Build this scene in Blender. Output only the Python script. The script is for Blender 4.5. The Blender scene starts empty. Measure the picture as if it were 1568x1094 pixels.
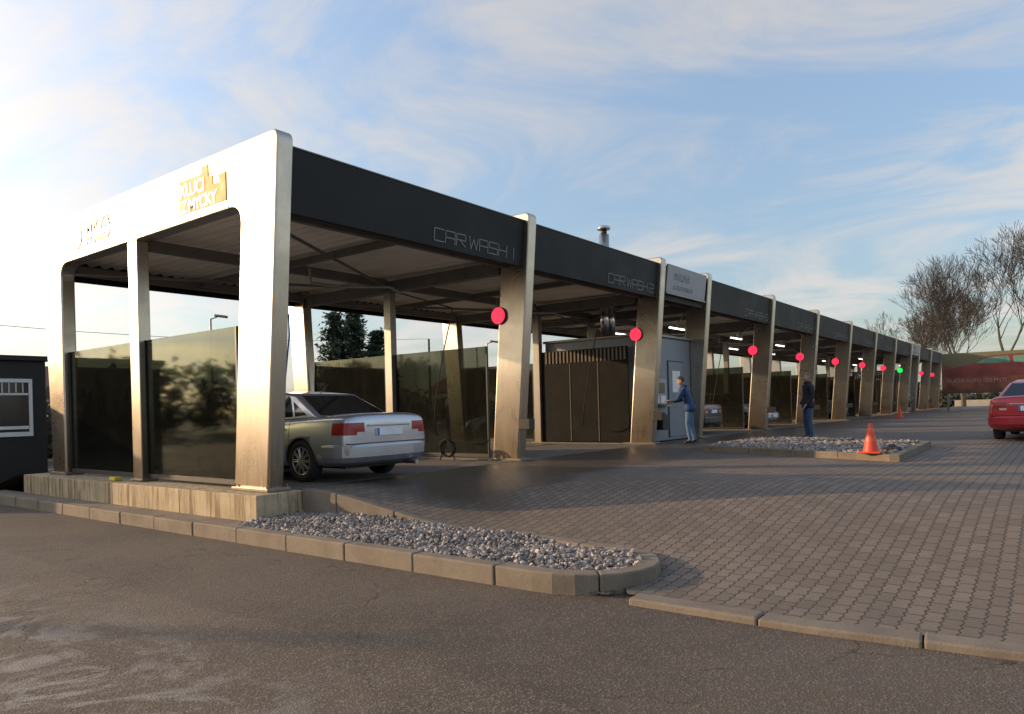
import bpy, bmesh, math, random
from mathutils import Vector, Matrix, noise
random.seed(7)
ZOOM=1.0; ZX,ZY=512,357
S = bpy.context.scene
S.view_settings.view_transform='Standard'
S.view_settings.look='None'
S.view_settings.exposure=0
COL = S.collection

# ------------------------------------------------------------ materials
def new_mat(name):
    m = bpy.data.materials.new(name); m.use_nodes=True
    return m, m.node_tree, m.node_tree.nodes['Principled BSDF']
def N(nt,t,**k):
    n=nt.nodes.new(t)
    for a,b in k.items(): setattr(n,a,b)
    return n
def simple(name,col,rough=.5,metal=0.0,var=.12,scale=6.0,bump=0.0,bscale=40.0,coat=0.0,emit=None,estr=0,spec=.5):
    m,nt,b=new_mat(name)
    b.inputs['Roughness'].default_value=rough
    b.inputs['Specular IOR Level'].default_value=spec
    b.inputs['Metallic'].default_value=metal
    b.inputs['Coat Weight'].default_value=coat
    tc=N(nt,'ShaderNodeTexCoord')
    nz=N(nt,'ShaderNodeTexNoise'); nz.inputs['Scale'].default_value=scale; nz.inputs['Detail'].default_value=6
    nt.links.new(tc.outputs['Object'],nz.inputs['Vector'])
    r=N(nt,'ShaderNodeValToRGB')
    r.color_ramp.elements[0].position=.3; r.color_ramp.elements[1].position=.7
    r.color_ramp.elements[0].color=(*[c*(1-var) for c in col],1)
    r.color_ramp.elements[1].color=(*[min(1,c*(1+var)) for c in col],1)
    nt.links.new(nz.outputs['Fac'],r.inputs['Fac']); nt.links.new(r.outputs['Color'],b.inputs['Base Color'])
    rr=N(nt,'ShaderNodeMapRange'); rr.inputs['To Min'].default_value=max(0.02,rough*.8); rr.inputs['To Max'].default_value=min(1,rough*1.2)
    nt.links.new(nz.outputs['Fac'],rr.inputs['Value']); nt.links.new(rr.outputs['Result'],b.inputs['Roughness'])
    if bump>0:
        n2=N(nt,'ShaderNodeTexNoise'); n2.inputs['Scale'].default_value=bscale; n2.inputs['Detail'].default_value=4
        nt.links.new(tc.outputs['Object'],n2.inputs['Vector'])
        bp=N(nt,'ShaderNodeBump'); bp.inputs['Strength'].default_value=bump; bp.inputs['Distance'].default_value=.02
        nt.links.new(n2.outputs['Fac'],bp.inputs['Height']); nt.links.new(bp.outputs['Normal'],b.inputs['Normal'])
    if emit:
        b.inputs['Emission Color'].default_value=(*emit,1); b.inputs['Emission Strength'].default_value=estr
    return m

def math_n(nt,op,a,b=None,c=None):
    n=N(nt,'ShaderNodeMath',operation=op)
    for i,v in enumerate((a,b,c)):
        if v is None: continue
        if isinstance(v,(int,float)): n.inputs[i].default_value=v
        else: nt.links.new(v,n.inputs[i])
    return n.outputs[0]
def mixc(nt,f,a,b,mode='MIX'):
    n=N(nt,'ShaderNodeMix',data_type='RGBA',blend_type=mode)
    if isinstance(f,(int,float)): n.inputs['Factor'].default_value=f
    else: nt.links.new(f,n.inputs['Factor'])
    for s,v in (('A',a),('B',b)):
        sock=[i for i in n.inputs if i.name==s and i.type=='RGBA'][0]
        if isinstance(v,tuple): sock.default_value=(*v,1) if len(v)==3 else v
        else: nt.links.new(v,sock)
    return [o for o in n.outputs if o.type=='RGBA'][0]
def noise_n(nt,vec,scale,detail=4,rough=.5,dist=0):
    n=N(nt,'ShaderNodeTexNoise'); n.inputs['Scale'].default_value=scale; n.inputs['Detail'].default_value=detail
    n.inputs['Roughness'].default_value=rough; n.inputs['Distortion'].default_value=dist
    nt.links.new(vec,n.inputs['Vector']); return n.outputs['Fac']
def maprange(nt,v,a,b,c=0,d=1,smooth=True):
    n=N(nt,'ShaderNodeMapRange'); 
    if smooth: n.interpolation_type='SMOOTHSTEP'
    nt.links.new(v,n.inputs['Value'])
    for k,x in (('From Min',a),('From Max',b),('To Min',c),('To Max',d)): n.inputs[k].default_value=x
    return n.outputs['Result']

def mat_asphalt():
    m,nt,b=new_mat('asphalt')
    tc=N(nt,'ShaderNodeTexCoord'); v=tc.outputs['Object']
    big=noise_n(nt,v,.35,5,.6,.8); mid=noise_n(nt,v,3.0,6,.65); fine=noise_n(nt,v,90,3,.7)
    c=mixc(nt,maprange(nt,big,.35,.65),(.082,.060,.042),(.135,.102,.072))
    c=mixc(nt,maprange(nt,mid,.3,.7),c,mixc(nt,.35,c,(.17,.135,.10)))
    vo=N(nt,'ShaderNodeTexVoronoi'); vo.inputs['Scale'].default_value=75; nt.links.new(v,vo.inputs['Vector'])
    sp=math_n(nt,'GREATER_THAN',vo.outputs['Color'],.72)
    c=mixc(nt,math_n(nt,'MULTIPLY',sp,.45),c,(.28,.24,.2))
    c=mixc(nt,maprange(nt,fine,.35,.75,0,.6),c,(.035,.03,.025))
    sx=N(nt,'ShaderNodeSeparateXYZ'); nt.links.new(v,sx.inputs[0])
    p=noise_n(nt,v,1.3,7,.7,1.5)
    msk=math_n(nt,'MULTIPLY',maprange(nt,p,.47,.58),maprange(nt,sx.outputs['X'],3.0,1.5))
    c=mixc(nt,math_n(nt,'MULTIPLY',msk,.6),c,(.33,.31,.28))
    edge=math_n(nt,'ADD',sx.outputs['X'],math_n(nt,'MULTIPLY',noise_n(nt,v,.8,4,.6),.5))
    c=mixc(nt,maprange(nt,edge,3.35,3.42,.0,.22),c,(.03,.026,.022))
    vc=N(nt,'ShaderNodeTexVoronoi',feature='DISTANCE_TO_EDGE'); vc.inputs['Scale'].default_value=.32
    dv=N(nt,'ShaderNodeVectorMath',operation='ADD'); nt.links.new(v,dv.inputs[0])
    nn=N(nt,'ShaderNodeTexNoise'); nn.inputs['Scale'].default_value=2.2; nn.inputs['Detail'].default_value=5; nt.links.new(v,nn.inputs['Vector'])
    nt.links.new(nn.outputs['Color'],dv.inputs[1]); nt.links.new(dv.outputs[0],vc.inputs['Vector'])
    cr=math_n(nt,'LESS_THAN',vc.outputs['Distance'],.004)
    cr=math_n(nt,'MULTIPLY',cr,maprange(nt,mid,.42,.6))
    c=mixc(nt,math_n(nt,'MULTIPLY',cr,.7),c,(.02,.018,.016))
    nt.links.new(c,b.inputs['Base Color'])
    nt.links.new(maprange(nt,mid,.3,.7,.7,.95),b.inputs['Roughness'])
    h=math_n(nt,'ADD',math_n(nt,'MULTIPLY',vo.outputs['Distance'],.8),math_n(nt,'MULTIPLY',fine,.7))
    bp=N(nt,'ShaderNodeBump'); bp.inputs['Strength'].default_value=.5; bp.inputs['Distance'].default_value=.009
    nt.links.new(h,bp.inputs['Height']); nt.links.new(bp.outputs['Normal'],b.inputs['Normal'])
    return m
def mat_paver():
    m,nt,b=new_mat('block_paving')
    tc=N(nt,'ShaderNodeTexCoord'); v=tc.outputs['Object']
    sx=N(nt,'ShaderNodeSeparateXYZ'); nt.links.new(v,sx.inputs[0])
    X,Y=sx.outputs['X'],sx.outputs['Y']
    px=math_n(nt,'PINGPONG',math_n(nt,'ADD',X,50.0),.05)
    Y2=math_n(nt,'ADD',Y,math_n(nt,'MULTIPLY',px,.42))
    cb=N(nt,'ShaderNodeCombineXYZ'); nt.links.new(Y2,cb.inputs[1]); nt.links.new(X,cb.inputs[0])
    br=N(nt,'ShaderNodeTexBrick'); br.inputs['Scale'].default_value=1.0
    br.inputs['Brick Width'].default_value=.2; br.inputs['Row Height'].default_value=.115
    br.inputs['Mortar Size'].default_value=.0075; br.inputs['Mortar Smooth'].default_value=.35
    br.inputs['Color1'].default_value=(.155,.12,.09,1); br.inputs['Color2'].default_value=(.22,.175,.135,1); br.inputs['Mortar'].default_value=(.035,.028,.022,1)
    nt.links.new(cb.outputs[0],br.inputs['Vector'])
    big=noise_n(nt,v,.5,6,.6,.6); fine=noise_n(nt,v,60,3)
    c=mixc(nt,maprange(nt,big,.35,.7,0,.5),br.outputs['Color'],(.09,.073,.058))
    c=mixc(nt,maprange(nt,fine,.3,.8,0,.4),c,(.085,.074,.064))
    w=math_n(nt,'ADD',Y,math_n(nt,'MULTIPLY',noise_n(nt,v,.7,5,.6,.5),3.2))
    wet=math_n(nt,'MULTIPLY',maprange(nt,w,7.0,7.9),maprange(nt,X,6.6,7.4))
    c=mixc(nt,math_n(nt,'MULTIPLY',wet,.6),c,(.025,.022,.018))
    nt.links.new(c,b.inputs['Base Color'])
    nt.links.new(maprange(nt,wet,0,1,.8,.42),b.inputs['Roughness'])
    bp=N(nt,'ShaderNodeBump'); bp.inputs['Strength'].default_value=.7; bp.inputs['Distance'].default_value=.012
    hh=math_n(nt,'ADD',math_n(nt,'SUBTRACT',1.0,br.outputs['Fac']),math_n(nt,'MULTIPLY',fine,.25))
    nt.links.new(hh,bp.inputs['Height']); nt.links.new(bp.outputs['Normal'],b.inputs['Normal'])
    return m
def mat_concrete(name,c0,c1,streak=True):
    m,nt,b=new_mat(name)
    tc=N(nt,'ShaderNodeTexCoord'); v=tc.outputs['Object']
    n1=noise_n(nt,v,2.5,7,.65); n2=noise_n(nt,v,70,3)
    c=mixc(nt,maprange(nt,n1,.3,.7),c0,c1)
    if streak:
        mp=N(nt,'ShaderNodeMapping'); mp.inputs['Scale'].default_value=(5,5,.35); nt.links.new(v,mp.inputs['Vector'])
        s=noise_n(nt,mp.outputs[0],2.2,5,.7)
        c=mixc(nt,maprange(nt,s,.46,.62,0,.85),c,tuple(x*k for x,k in zip(c0,(.4,.34,.25))))
    c=mixc(nt,maprange(nt,n2,.45,.75,0,.35),c,tuple(x*.5 for x in c0))
    nt.links.new(c,b.inputs['Base Color']); b.inputs['Roughness'].default_value=.85
    bp=N(nt,'ShaderNodeBump'); bp.inputs['Strength'].default_value=.35; bp.inputs['Distance'].default_value=.01
    nt.links.new(math_n(nt,'ADD',n1,math_n(nt,'MULTIPLY',n2,.5)),bp.inputs['Height']); nt.links.new(bp.outputs['Normal'],b.inputs['Normal'])
    return m
def mat_metal(name,col,rough=.36,metal=.9):
    m,nt,b=new_mat(name)
    tc=N(nt,'ShaderNodeTexCoord'); v=tc.outputs['Object']
    mp=N(nt,'ShaderNodeMapping'); mp.inputs['Scale'].default_value=(9,9,.8); nt.links.new(v,mp.inputs['Vector'])
    s=noise_n(nt,mp.outputs[0],2.0,6,.7); n=noise_n(nt,v,1.8,6,.65)
    c=mixc(nt,maprange(nt,n,.3,.75),col,tuple(x*.82 for x in col))
    c=mixc(nt,maprange(nt,s,.5,.75,0,.45),c,tuple(x*.6 for x in col))
    sx=N(nt,'ShaderNodeSeparateXYZ'); nt.links.new(v,sx.inputs[0])
    low=math_n(nt,'MULTIPLY',maprange(nt,sx.outputs['Z'],1.2,0.0),maprange(nt,s,.25,.6,.35,1))
    c=mixc(nt,math_n(nt,'MULTIPLY',low,.6),c,(.20,.14,.08))
    nt.links.new(c,b.inputs['Base Color']); b.inputs['Metallic'].default_value=metal
    r=math_n(nt,'ADD',math_n(nt,'MULTIPLY',n,.18),rough-.09)
    nt.links.new(r,b.inputs['Roughness'])
    bp=N(nt,'ShaderNodeBump'); bp.inputs['Strength'].default_value=.05; bp.inputs['Distance'].default_value=.02
    nt.links.new(noise_n(nt,v,1.1,3),bp.inputs['Height']); nt.links.new(bp.outputs['Normal'],b.inputs['Normal'])
    return m
def mat_glass(name,tint,refl=.12,dirt=.18,dcol=(.09,.09,.06)):
    m,nt,b=new_mat(name)
    out=nt.nodes['Material Output']; nt.nodes.remove(b)
    tc=N(nt,'ShaderNodeTexCoord'); v=tc.outputs['Object']
    t=N(nt,'ShaderNodeBsdfTransparent'); t.inputs[0].default_value=(*tint,1)
    g=N(nt,'ShaderNodeBsdfGlossy'); g.inputs['Roughness'].default_value=.04; g.inputs['Color'].default_value=(.75,.8,.78,1)
    fr=N(nt,'ShaderNodeFresnel'); fr.inputs['IOR'].default_value=1.42
    f=math_n(nt,'MULTIPLY_ADD',fr.outputs[0],.55,refl*.12)
    mx=N(nt,'ShaderNodeMixShader'); nt.links.new(f,mx.inputs[0]); nt.links.new(t.outputs[0],mx.inputs[1]); nt.links.new(g.outputs[0],mx.inputs[2])
    d=N(nt,'ShaderNodeBsdfDiffuse'); d.inputs[0].default_value=(*dcol,1)
    mp=N(nt,'ShaderNodeMapping'); mp.inputs['Scale'].default_value=(1,1.0,.35); nt.links.new(v,mp.inputs['Vector'])
    sx=N(nt,'ShaderNodeSeparateXYZ'); nt.links.new(v,sx.inputs[0])
    nz=noise_n(nt,mp.outputs[0],3.5,9,.7,.5)
    dd=math_n(nt,'ADD',maprange(nt,nz,.4,.75,dirt*.4,dirt),math_n(nt,'MULTIPLY',maprange(nt,sx.outputs['Z'],.9,0.0),dirt*.8))
    m2=N(nt,'ShaderNodeMixShader'); nt.links.new(dd,m2.inputs[0]); nt.links.new(mx.outputs[0],m2.inputs[1]); nt.links.new(d.outputs[0],m2.inputs[2])
    nt.links.new(m2.outputs[0],out.inputs['Surface'])
    return m
def mat_attr(name,rough=.8,attr='Col'):
    m,nt,b=new_mat(name)
    a=N(nt,'ShaderNodeAttribute',attribute_name=attr); nt.links.new(a.outputs['Color'],b.inputs['Base Color'])
    b.inputs['Roughness'].default_value=rough
    return m

M={}
M['asphalt']=mat_asphalt(); M['paver']=mat_paver()
M['kerb']=mat_concrete('kerb_concrete',(.15,.122,.092),(.22,.185,.14),False)
M['plinth']=mat_concrete('plinth_concrete',(.36,.28,.17),(.48,.39,.26))
M['floor']=mat_concrete('bay_floor_concrete',(.10,.093,.085),(.16,.148,.135),False)
M['alu']=mat_metal('brushed_steel',(.56,.50,.42),.29,1)
M['steel']=mat_metal('galvanised_steel',(.30,.28,.25),.45,.7)
M['flue']=mat_metal('stainless_flue',(.7,.7,.7),.22,1)
M['fascia']=simple('anthracite_cladding',(.010,.0095,.009),.55,0,.15,1.5,spec=.3)
M['roof']=simple('roof_sheet',(.80,.75,.66),.6,.0,.08,1.2)
M['beam']=simple('beam_paint',(.15,.14,.125),.55,0,.15,3)
M['black']=simple('black_plastic',(.015,.015,.015),.5)
M['rubber']=simple('rubber',(.018,.018,.018),.8)
M['glass']=mat_glass('tinted_glass',(.25,.265,.215),.12,.13,(.045,.045,.035))
M['glass2']=mat_glass('tinted_partition_glass',(.28,.295,.25),.12,.28,(.06,.06,.05))
M['darkpanel']=simple('dark_panel',(.012,.012,.011),.6,0,.4,2,spec=.08)
M['slat']=simple('slat_paint',(.16,.14,.11),.6,spec=.2)
M['red_lamp']=simple('red_lamp',(.7,.02,.05),.4,0,.02,emit=(1,.035,.09),estr=1.15)
M['green_lamp']=simple('green_lamp',(.02,.6,.05),.4,0,.02,emit=(.02,1,.12),estr=1.0)
M['tube']=simple('tube_lamp',(.9,.9,.9),.4,0,.02,emit=(1,.97,.9),estr=4)
M['gold']=simple('gold_panel',(.66,.33,.05),.6,0,.06)
M['gold2']=simple('pale_gold_letter',(.70,.52,.28),.5,.2,.06)
M['letter']=simple('grey_lettering',(.22,.22,.22),.5)
M['white']=simple('white_paint',(.75,.75,.73),.5,0,.05)
M['kiosk']=simple('kiosk_paint',(.19,.21,.245),.45,.2,.08)
M['sign']=simple('sign_panel',(.30,.31,.34),.4,.2,.06)
M['stone']=mat_attr('gravel_stone',.75)
M['leaf']=mat_attr('foliage',.8)
M['bark']=simple('bark',(.085,.07,.055),.9,0,.3,8,.5)
M['shed']=simple('black_cladding',(.018,.017,.016),.55,0,.2,2)
M['winglass']=simple('window_glass',(.02,.022,.025),.08)
M['cone']=simple('cone_orange',(.70,.07,.025),.5)
M['render']=simple('render_wall',(.35,.32,.28),.85,0,.1,2)
M['tile']=simple('roof_tile',(.16,.07,.045),.8,0,.2,4)

# ------------------------------------------------------------ helpers
def empty(name,loc=(0,0,0),rz=0):
    o=bpy.data.objects.new(name,None); COL.objects.link(o); o.location=loc; o.rotation_euler=(0,0,rz); o.empty_display_size=.2
    return o
def set_mats(me,mats):
    idx=[p.material_index for p in me.polygons]
    me.materials.clear()
    for m in mats: me.materials.append(m)
    me.polygons.foreach_set('material_index',idx); me.update()
def add_obj(name,me,mats,parent=None,smooth=False):
    o=bpy.data.objects.new(name,me); COL.objects.link(o)
    if not isinstance(mats,(list,tuple)): mats=[mats]
    set_mats(me,mats)
    if parent: o.parent=parent
    if smooth:
        for p in me.polygons: p.use_smooth=True
    return o
def mesh(name,vs,fs,mats,parent=None,smooth=False,bevel=0,bseg=2,recalc=True):
    me=bpy.data.meshes.new(name); me.from_pydata([tuple(v) for v in vs],[],fs); me.update()
    if recalc:
        bm=bmesh.new(); bm.from_mesh(me); bmesh.ops.recalc_face_normals(bm,faces=bm.faces); bm.to_mesh(me); bm.free()
    o=add_obj(name,me,mats,parent,smooth)
    if bevel:
        b=o.modifiers.new('b','BEVEL'); b.width=bevel; b.segments=bseg; b.limit_method='ANGLE'; b.angle_limit=math.radians(35)
    return o
def box_vf(x0,x1,y0,y1,z0,z1,o=0):
    vs=[(x0,y0,z0),(x1,y0,z0),(x1,y1,z0),(x0,y1,z0),(x0,y0,z1),(x1,y0,z1),(x1,y1,z1),(x0,y1,z1)]
    fs=[[o+i for i in f] for f in ((0,3,2,1),(4,5,6,7),(0,1,5,4),(1,2,6,5),(2,3,7,6),(3,0,4,7))]
    return vs,fs
def box(name,x0,x1,y0,y1,z0,z1,mat,parent=None,bevel=0):
    v,f=box_vf(x0,x1,y0,y1,z0,z1); return mesh(name,v,f,mat,parent,bevel=bevel)
def boxes(name,lst,mat,parent=None,bevel=0):
    V=[];F=[]
    for b in lst:
        v,f=box_vf(*b,o=len(V)); V+=v;F+=f
    return mesh(name,V,F,mat,parent,bevel=bevel)
def tube_vf(p0,p1,r0,r1,n,o=0,caps=True):
    p0=Vector(p0);p1=Vector(p1);d=(p1-p0)
    if d.length<1e-6: d=Vector((0,0,1))
    d.normalize(); a=d.orthogonal().normalized(); b=d.cross(a)
    vs=[];fs=[]
    for p,r in ((p0,r0),(p1,r1)):
        for i in range(n):
            t=2*math.pi*i/n; vs.append(p+a*math.cos(t)*r+b*math.sin(t)*r)
    for i in range(n):
        j=(i+1)%n; fs.append([o+i,o+j,o+n+j,o+n+i])
    if caps: fs.append([o+i for i in range(n)][::-1]); fs.append([o+n+i for i in range(n)])
    return vs,fs
def tube(name,pts,r,mat,parent=None,n=10):
    V=[];F=[]
    for a,b in zip(pts[:-1],pts[1:]):
        v,f=tube_vf(a,b,r,r,n,len(V)); V+=v;F+=f
    return mesh(name,V,F,mat,parent,smooth=False,recalc=False)
def prism_x(name,pts,x0,x1,mat,parent=None,bevel=0,bseg=2):
    n=len(pts); V=[(x0,y,z) for y,z in pts]+[(x1,y,z) for y,z in pts]
    F=[list(range(n)),list(range(2*n-1,n-1,-1))]+[[i,(i+1)%n,n+(i+1)%n,n+i] for i in range(n)]
    return mesh(name,V,F,mat,parent,bevel=bevel,bseg=bseg)
def rounded(pts,seg=6):
    out=[];n=len(pts)
    for i,(x,y,r) in enumerate(pts):
        p=Vector((x,y))
        if r<=0: out.append((x,y)); continue
        a=Vector(pts[i-1][:2]);b=Vector(pts[(i+1)%n][:2])
        da=(a-p).normalized();db=(b-p).normalized()
        for k in range(seg+1):
            t=k/seg
            q=(1-t)**2*(p+da*r)+2*t*(1-t)*p+t*t*(p+db*r); out.append((q.x,q.y))
    return out
def ss(t): t=max(0,min(1,t)); return t*t*(3-2*t)
def text_mesh(name,s,size,mat,parent,origin,xa,ya,extrude=.006,spacing=1.0,shear=0,bold=0):
    cu=bpy.data.curves.new(name,'FONT'); cu.body=s; cu.size=size; cu.extrude=extrude; cu.space_character=spacing; cu.shear=shear; cu.offset=bold
    o=bpy.data.objects.new(name,cu); COL.objects.link(o)
    bpy.context.view_layer.update()
    me=bpy.data.meshes.new_from_object(o.evaluated_get(bpy.context.evaluated_depsgraph_get()))
    bpy.data.objects.remove(o)
    xa=Vector(xa);ya=Vector(ya);za=xa.cross(ya)
    mt=Matrix(((xa.x,ya.x,za.x,origin[0]),(xa.y,ya.y,za.y,origin[1]),(xa.z,ya.z,za.z,origin[2]),(0,0,0,1)))
    me.transform(mt)
    return add_obj(name,me,mat,parent)

# ------------------------------------------------------------ ground
ROAD=-.5
def court_z(x,y):
    w=1-ss((y-5.2)/3.0)
    return -.455*(1-ss((x-5.1)/4.6))*w
def xb(y):
    if y>8.3: return 6.15
    if y>5.2: return 6.42-(y-5.2)/3.1*.25
    if y>3.5: return 6.2+(y-3.5)/1.7*.22
    if y>2.9: return 5.3+(y-2.9)/.6*.85
    if y>1.4: return 5.12
    return 5.12+(1.4-y)*.11
mesh('ground',[(-400,-400,ROAD),(900,-400,ROAD),(900,900,ROAD),(-400,900,ROAD)],[[0,1,2,3]],M['asphalt'])
ys=[-60,-40,-25,-15,-10]+[-8+.4*i for i in range(28)]+[3.1,3.3,3.5,3.7,3.9]+[4.1+.25*i for i in range(18)]+[8.55]
ys=sorted(set(round(y,3) for y in ys))
sv=[0,.003,.006,.01,.014,.018,.022,.026,.03,.034,.038,.042,.046,.05,.055,.06,.065,.07,.08,.1,.2,.4,.7,1]
V=[];F=[]
for y in ys:
    for s in sv:
        x=xb(y)+s*(84-xb(y)); V.append((x,y,court_z(x,y)))
n=len(sv)
for j in range(len(ys)-1):
    for i in range(n-1): F.append([j*n+i,j*n+i+1,(j+1)*n+i+1,(j+1)*n+i])
mesh('paved_court',V,F,M['paver'])
box('bay_floor',6.1,75,8.552,16.2,-.45,.004,M['floor'])
mesh('rear_yard',[(5.4,16.203,-.0),(84,16.203,0),(84,20,-.25),(5.4,18.5,-.49),(84,34,-.3),(5.4,34,-.49)],[[0,1,2,3],[3,2,4,5]],M['asphalt'])

def kerb(name,path,width,zt,zb,L=1.0,gap=.008):
    P=[Vector(p) for p in path]; cum=[0]
    for a,b in zip(P[:-1],P[1:]): cum.append(cum[-1]+(b-a).length)
    def at(s):
        s=max(0,min(cum[-1],s))
        for i in range(len(P)-1):
            if s<=cum[i+1]+1e-9:
                t=(s-cum[i])/(cum[i+1]-cum[i]); return P[i].lerp(P[i+1],t)
        return P[-1]
    def nrm(s):
        d=(at(s+.06)-at(s-.06)).normalized(); return Vector((-d.y,d.x))
    V=[];F=[]; s=0
    while s<cum[-1]-.05:
        e=min(s+L,cum[-1]); k=5
        base=len(V); jz=random.uniform(-.005,.005); jl=random.uniform(-.006,.006)
        for i in range(k+1):
            t=s+(e-gap-s)*i/k; p=at(t)+nrm(t)*jl; q=p+nrm(t)*width
            zz=(zt(p.x,p.y) if callable(zt) else zt)+jz; zbb=(zb(p.x,p.y) if callable(zb) else zb)
            V+=[(p.x,p.y,zbb),(p.x,p.y,zz),(q.x,q.y,zz),(q.x,q.y,zbb)]
        for i in range(k):
            b=base+4*i
            for j in range(4): F.append([b+j,b+(j+1)%4,b+4+(j+1)%4,b+4+j])
        F.append([base,base+1,base+2,base+3]); e2=base+4*k; F.append([e2+3,e2+2,e2+1,e2])
        s=e
    return mesh(name,V,F,M['kerb'],bevel=.018,bseg=3)
path=[(4.93,17.0),(4.93,3.62)]
for k in range(1,15):
    a=math.pi+math.pi*k/15; path.append((5.6+.67*math.cos(a),3.55+.75*math.sin(a)))
path+=[(6.27,3.6),(6.40,4.6)]
kerb('kerb',path,.17,-.325,-.52)
kerb('kerb',[(6.40,4.62),(6.32,5.2),(6.08,8.26)],-.13,lambda x,y:max(court_z(x,y)+.02,-.33),-.5,1.0)
kerb('kerb',[(4.98,2.72),(4.98,1.4),(5.25,-1),(5.6,-4),(6.6,-12),(9,-30)],.2,-.448,-.52)
box('ledge_paving',5.09,5.42,8.28,17.0,-.5,-.345,M['kerb'])

def gravel(name,inside,bbox,zf,count,smin,smax):
    bm=bmesh.new(); bmesh.ops.create_icosphere(bm,subdivisions=1,radius=1)
    iv=[v.co.copy() for v in bm.verts]; iff=[[v.index for v in f.verts] for f in bm.faces]; bm.free()
    V=[];F=[];C=[]
    k=0
    while k<count:
        x=random.uniform(bbox[0],bbox[1]); y=random.uniform(bbox[2],bbox[3])
        if not inside(x,y): continue
        k+=1
        s=random.uniform(smin,smax)*(.7+.6*random.random()); z=zf(x,y)+s*.35+random.random()*s*.7
        R=Matrix.Rotation(random.random()*6.28,3,Vector((random.random()-.5,random.random()-.5,random.random()-.5)).normalized())
        sc=Vector((s*random.uniform(.7,1.3),s*random.uniform(.6,1.0),s*random.uniform(.45,.8)))
        o=len(V)
        for v in iv:
            j=1+random.uniform(-.18,.18); w=R@Vector((v.x*sc.x*j,v.y*sc.y*j,v.z*sc.z*j)); V.append((x+w.x,y+w.y,z+w.z))
        g=random.choice([.09,.13,.17,.2,.24,.3,.42]); c=(g*1.08,g*.95,g*.86,1)
        for f in iff: F.append([o+i for i in f]); C.append(c)
    me=bpy.data.meshes.new(name); me.from_pydata(V,[],F); me.update()
    ca=me.color_attributes.new('Col','FLOAT_COLOR','CORNER')
    arr=[]
    for c in C: arr+=list(c)*3
    ca.data.foreach_set('color',arr)
    return add_obj(name,me,M['stone'])
def g_in(x,y):
    if y<3.55: return ((x-5.6)/.5)**2+((y-3.55)/.58)**2<1
    return 5.1<x<(xb(y)-(.08 if y>4.7 else .1)) and y<8.3
def g_z(x,y):
    t=ss((x-5.1)/1.15)
    return -.365+.06*t*ss((y-4.5)/2)+.02*math.sin(x*5+y*3)
V=[];F=[]
for i in range(14):
    for j in range(28):
        y=2.95+.198*j; x=5.06+.11*i
        hi=xb(y)-.05 if y>3.6 else 6.05
        x=min(x,hi); V.append((x,y,g_z(x,y)-.005 if (g_in(x,y) or y>3.6) else -.47))
for i in range(13):
    for j in range(27): F.append([i*28+j,(i+1)*28+j,(i+1)*28+j+1,i*28+j+1])
gb=simple('gravel_soil',(.07,.062,.055),.95,0,.4,30,.6)
mesh('gravel_soil',V,F,gb)
gravel('gravel_bed',g_in,(5,6.6,2.9,8.4),g_z,11500,.011,.030)

isl=[(13.1,2.15),(17.3,2.25),(19.1,5.9),(18.6,6.35),(15.3,6.4),(14.75,6.05)]
def isl_in(x,y,m=.16):
    n=len(isl)
    for i in range(n):
        a=Vector(isl[i]);b=Vector(isl[(i+1)%n]);d=(b-a).normalized()
        if d.x*(y-a.y)-d.y*(x-a.x)<m: return False
    return True
kerb('kerb',isl+[isl[0]],.15,.12,-.05)
iv=[(x,y,.085) for x,y in isl]
mesh('gravel_soil',iv,[list(range(len(iv)))],gb)
gravel('gravel_bed',isl_in,(13,19.2,2,6.5),lambda x,y:.085,9000,.02,.04)

# ------------------------------------------------------------ car wash
CW=empty('car_wash_building')
H=4.79
PX=[5.72,11.3,17.05,20.1,25.95,31.75,37.65,43.5,49.3,55.0,58.2,64.0,69.8]
TECH=[2,9]
def portal(x0,x1):
    pts=rounded([(8.5,0,0),(8.07,H,.16),(15.78,H,.16),(15.45,0,0),(14.88,0,0),(14.9,3.93,.28),(8.96,3.93,.28),(9.3,0,0)],8)
    prism_x('end_frame',pts,x0,x1,M['alu'],CW,bevel=.03,bseg=3)
portal(5.72,5.97); portal(69.8,70.05)
boxes('cladding_seam',[(5.716,5.73,y-.004,y+.004,3.935,4.78) for y in (9.27,12.05)],M['steel'],CW)
feet=[]
for i,x in enumerate(PX):
    if 0<i<12:
        f=rounded([(8.5,0,0),(8.07,H,.14),(8.72,H,.14),(9.14,0,0)],6)
        prism_x('front_post',f,x,x+.25,M['alu'],CW,bevel=.03,bseg=3)
        r=rounded([(15.45,0,0),(15.78,H,.14),(15.15,H,.14),(14.88,0,0)],6)
        prism_x('rear_post',r,x,x+.25,M['alu'],CW,bevel=.03,bseg=3)
        box('cross_beam',x+.03,x+.22,8.9,15.0,3.70,3.95,M['beam'],CW)
    if i>0: box('mullion',x+.03,x+.2,12.0,12.22,.0,3.7,M['steel'],CW,bevel=.01)
    else: box('mullion',x,x+.2,11.95,12.25,.0,3.93,M['alu'],CW,bevel=.012)
    feet+=[(x-.06,x+.31,8.42,9.28,.0,.05),(x-.04,x+.29,14.8,15.55,0,.05),(x-.03,x+.24,11.9,12.3,0,.04)]
boxes('post_foot',feet,M['steel'],CW,bevel=.01)
V=[];F=[]
for y in (8.47,9.23,14.85,15.5):
    for xx in (5.69,6.0):
        v,f=tube_vf((xx,y,.05),(xx,y,.085),.014,.014,6,len(V)); V+=v;F+=f
mesh('anchor_bolts',V,F,M['steel'],CW)
gl=[];fr=[]
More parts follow.
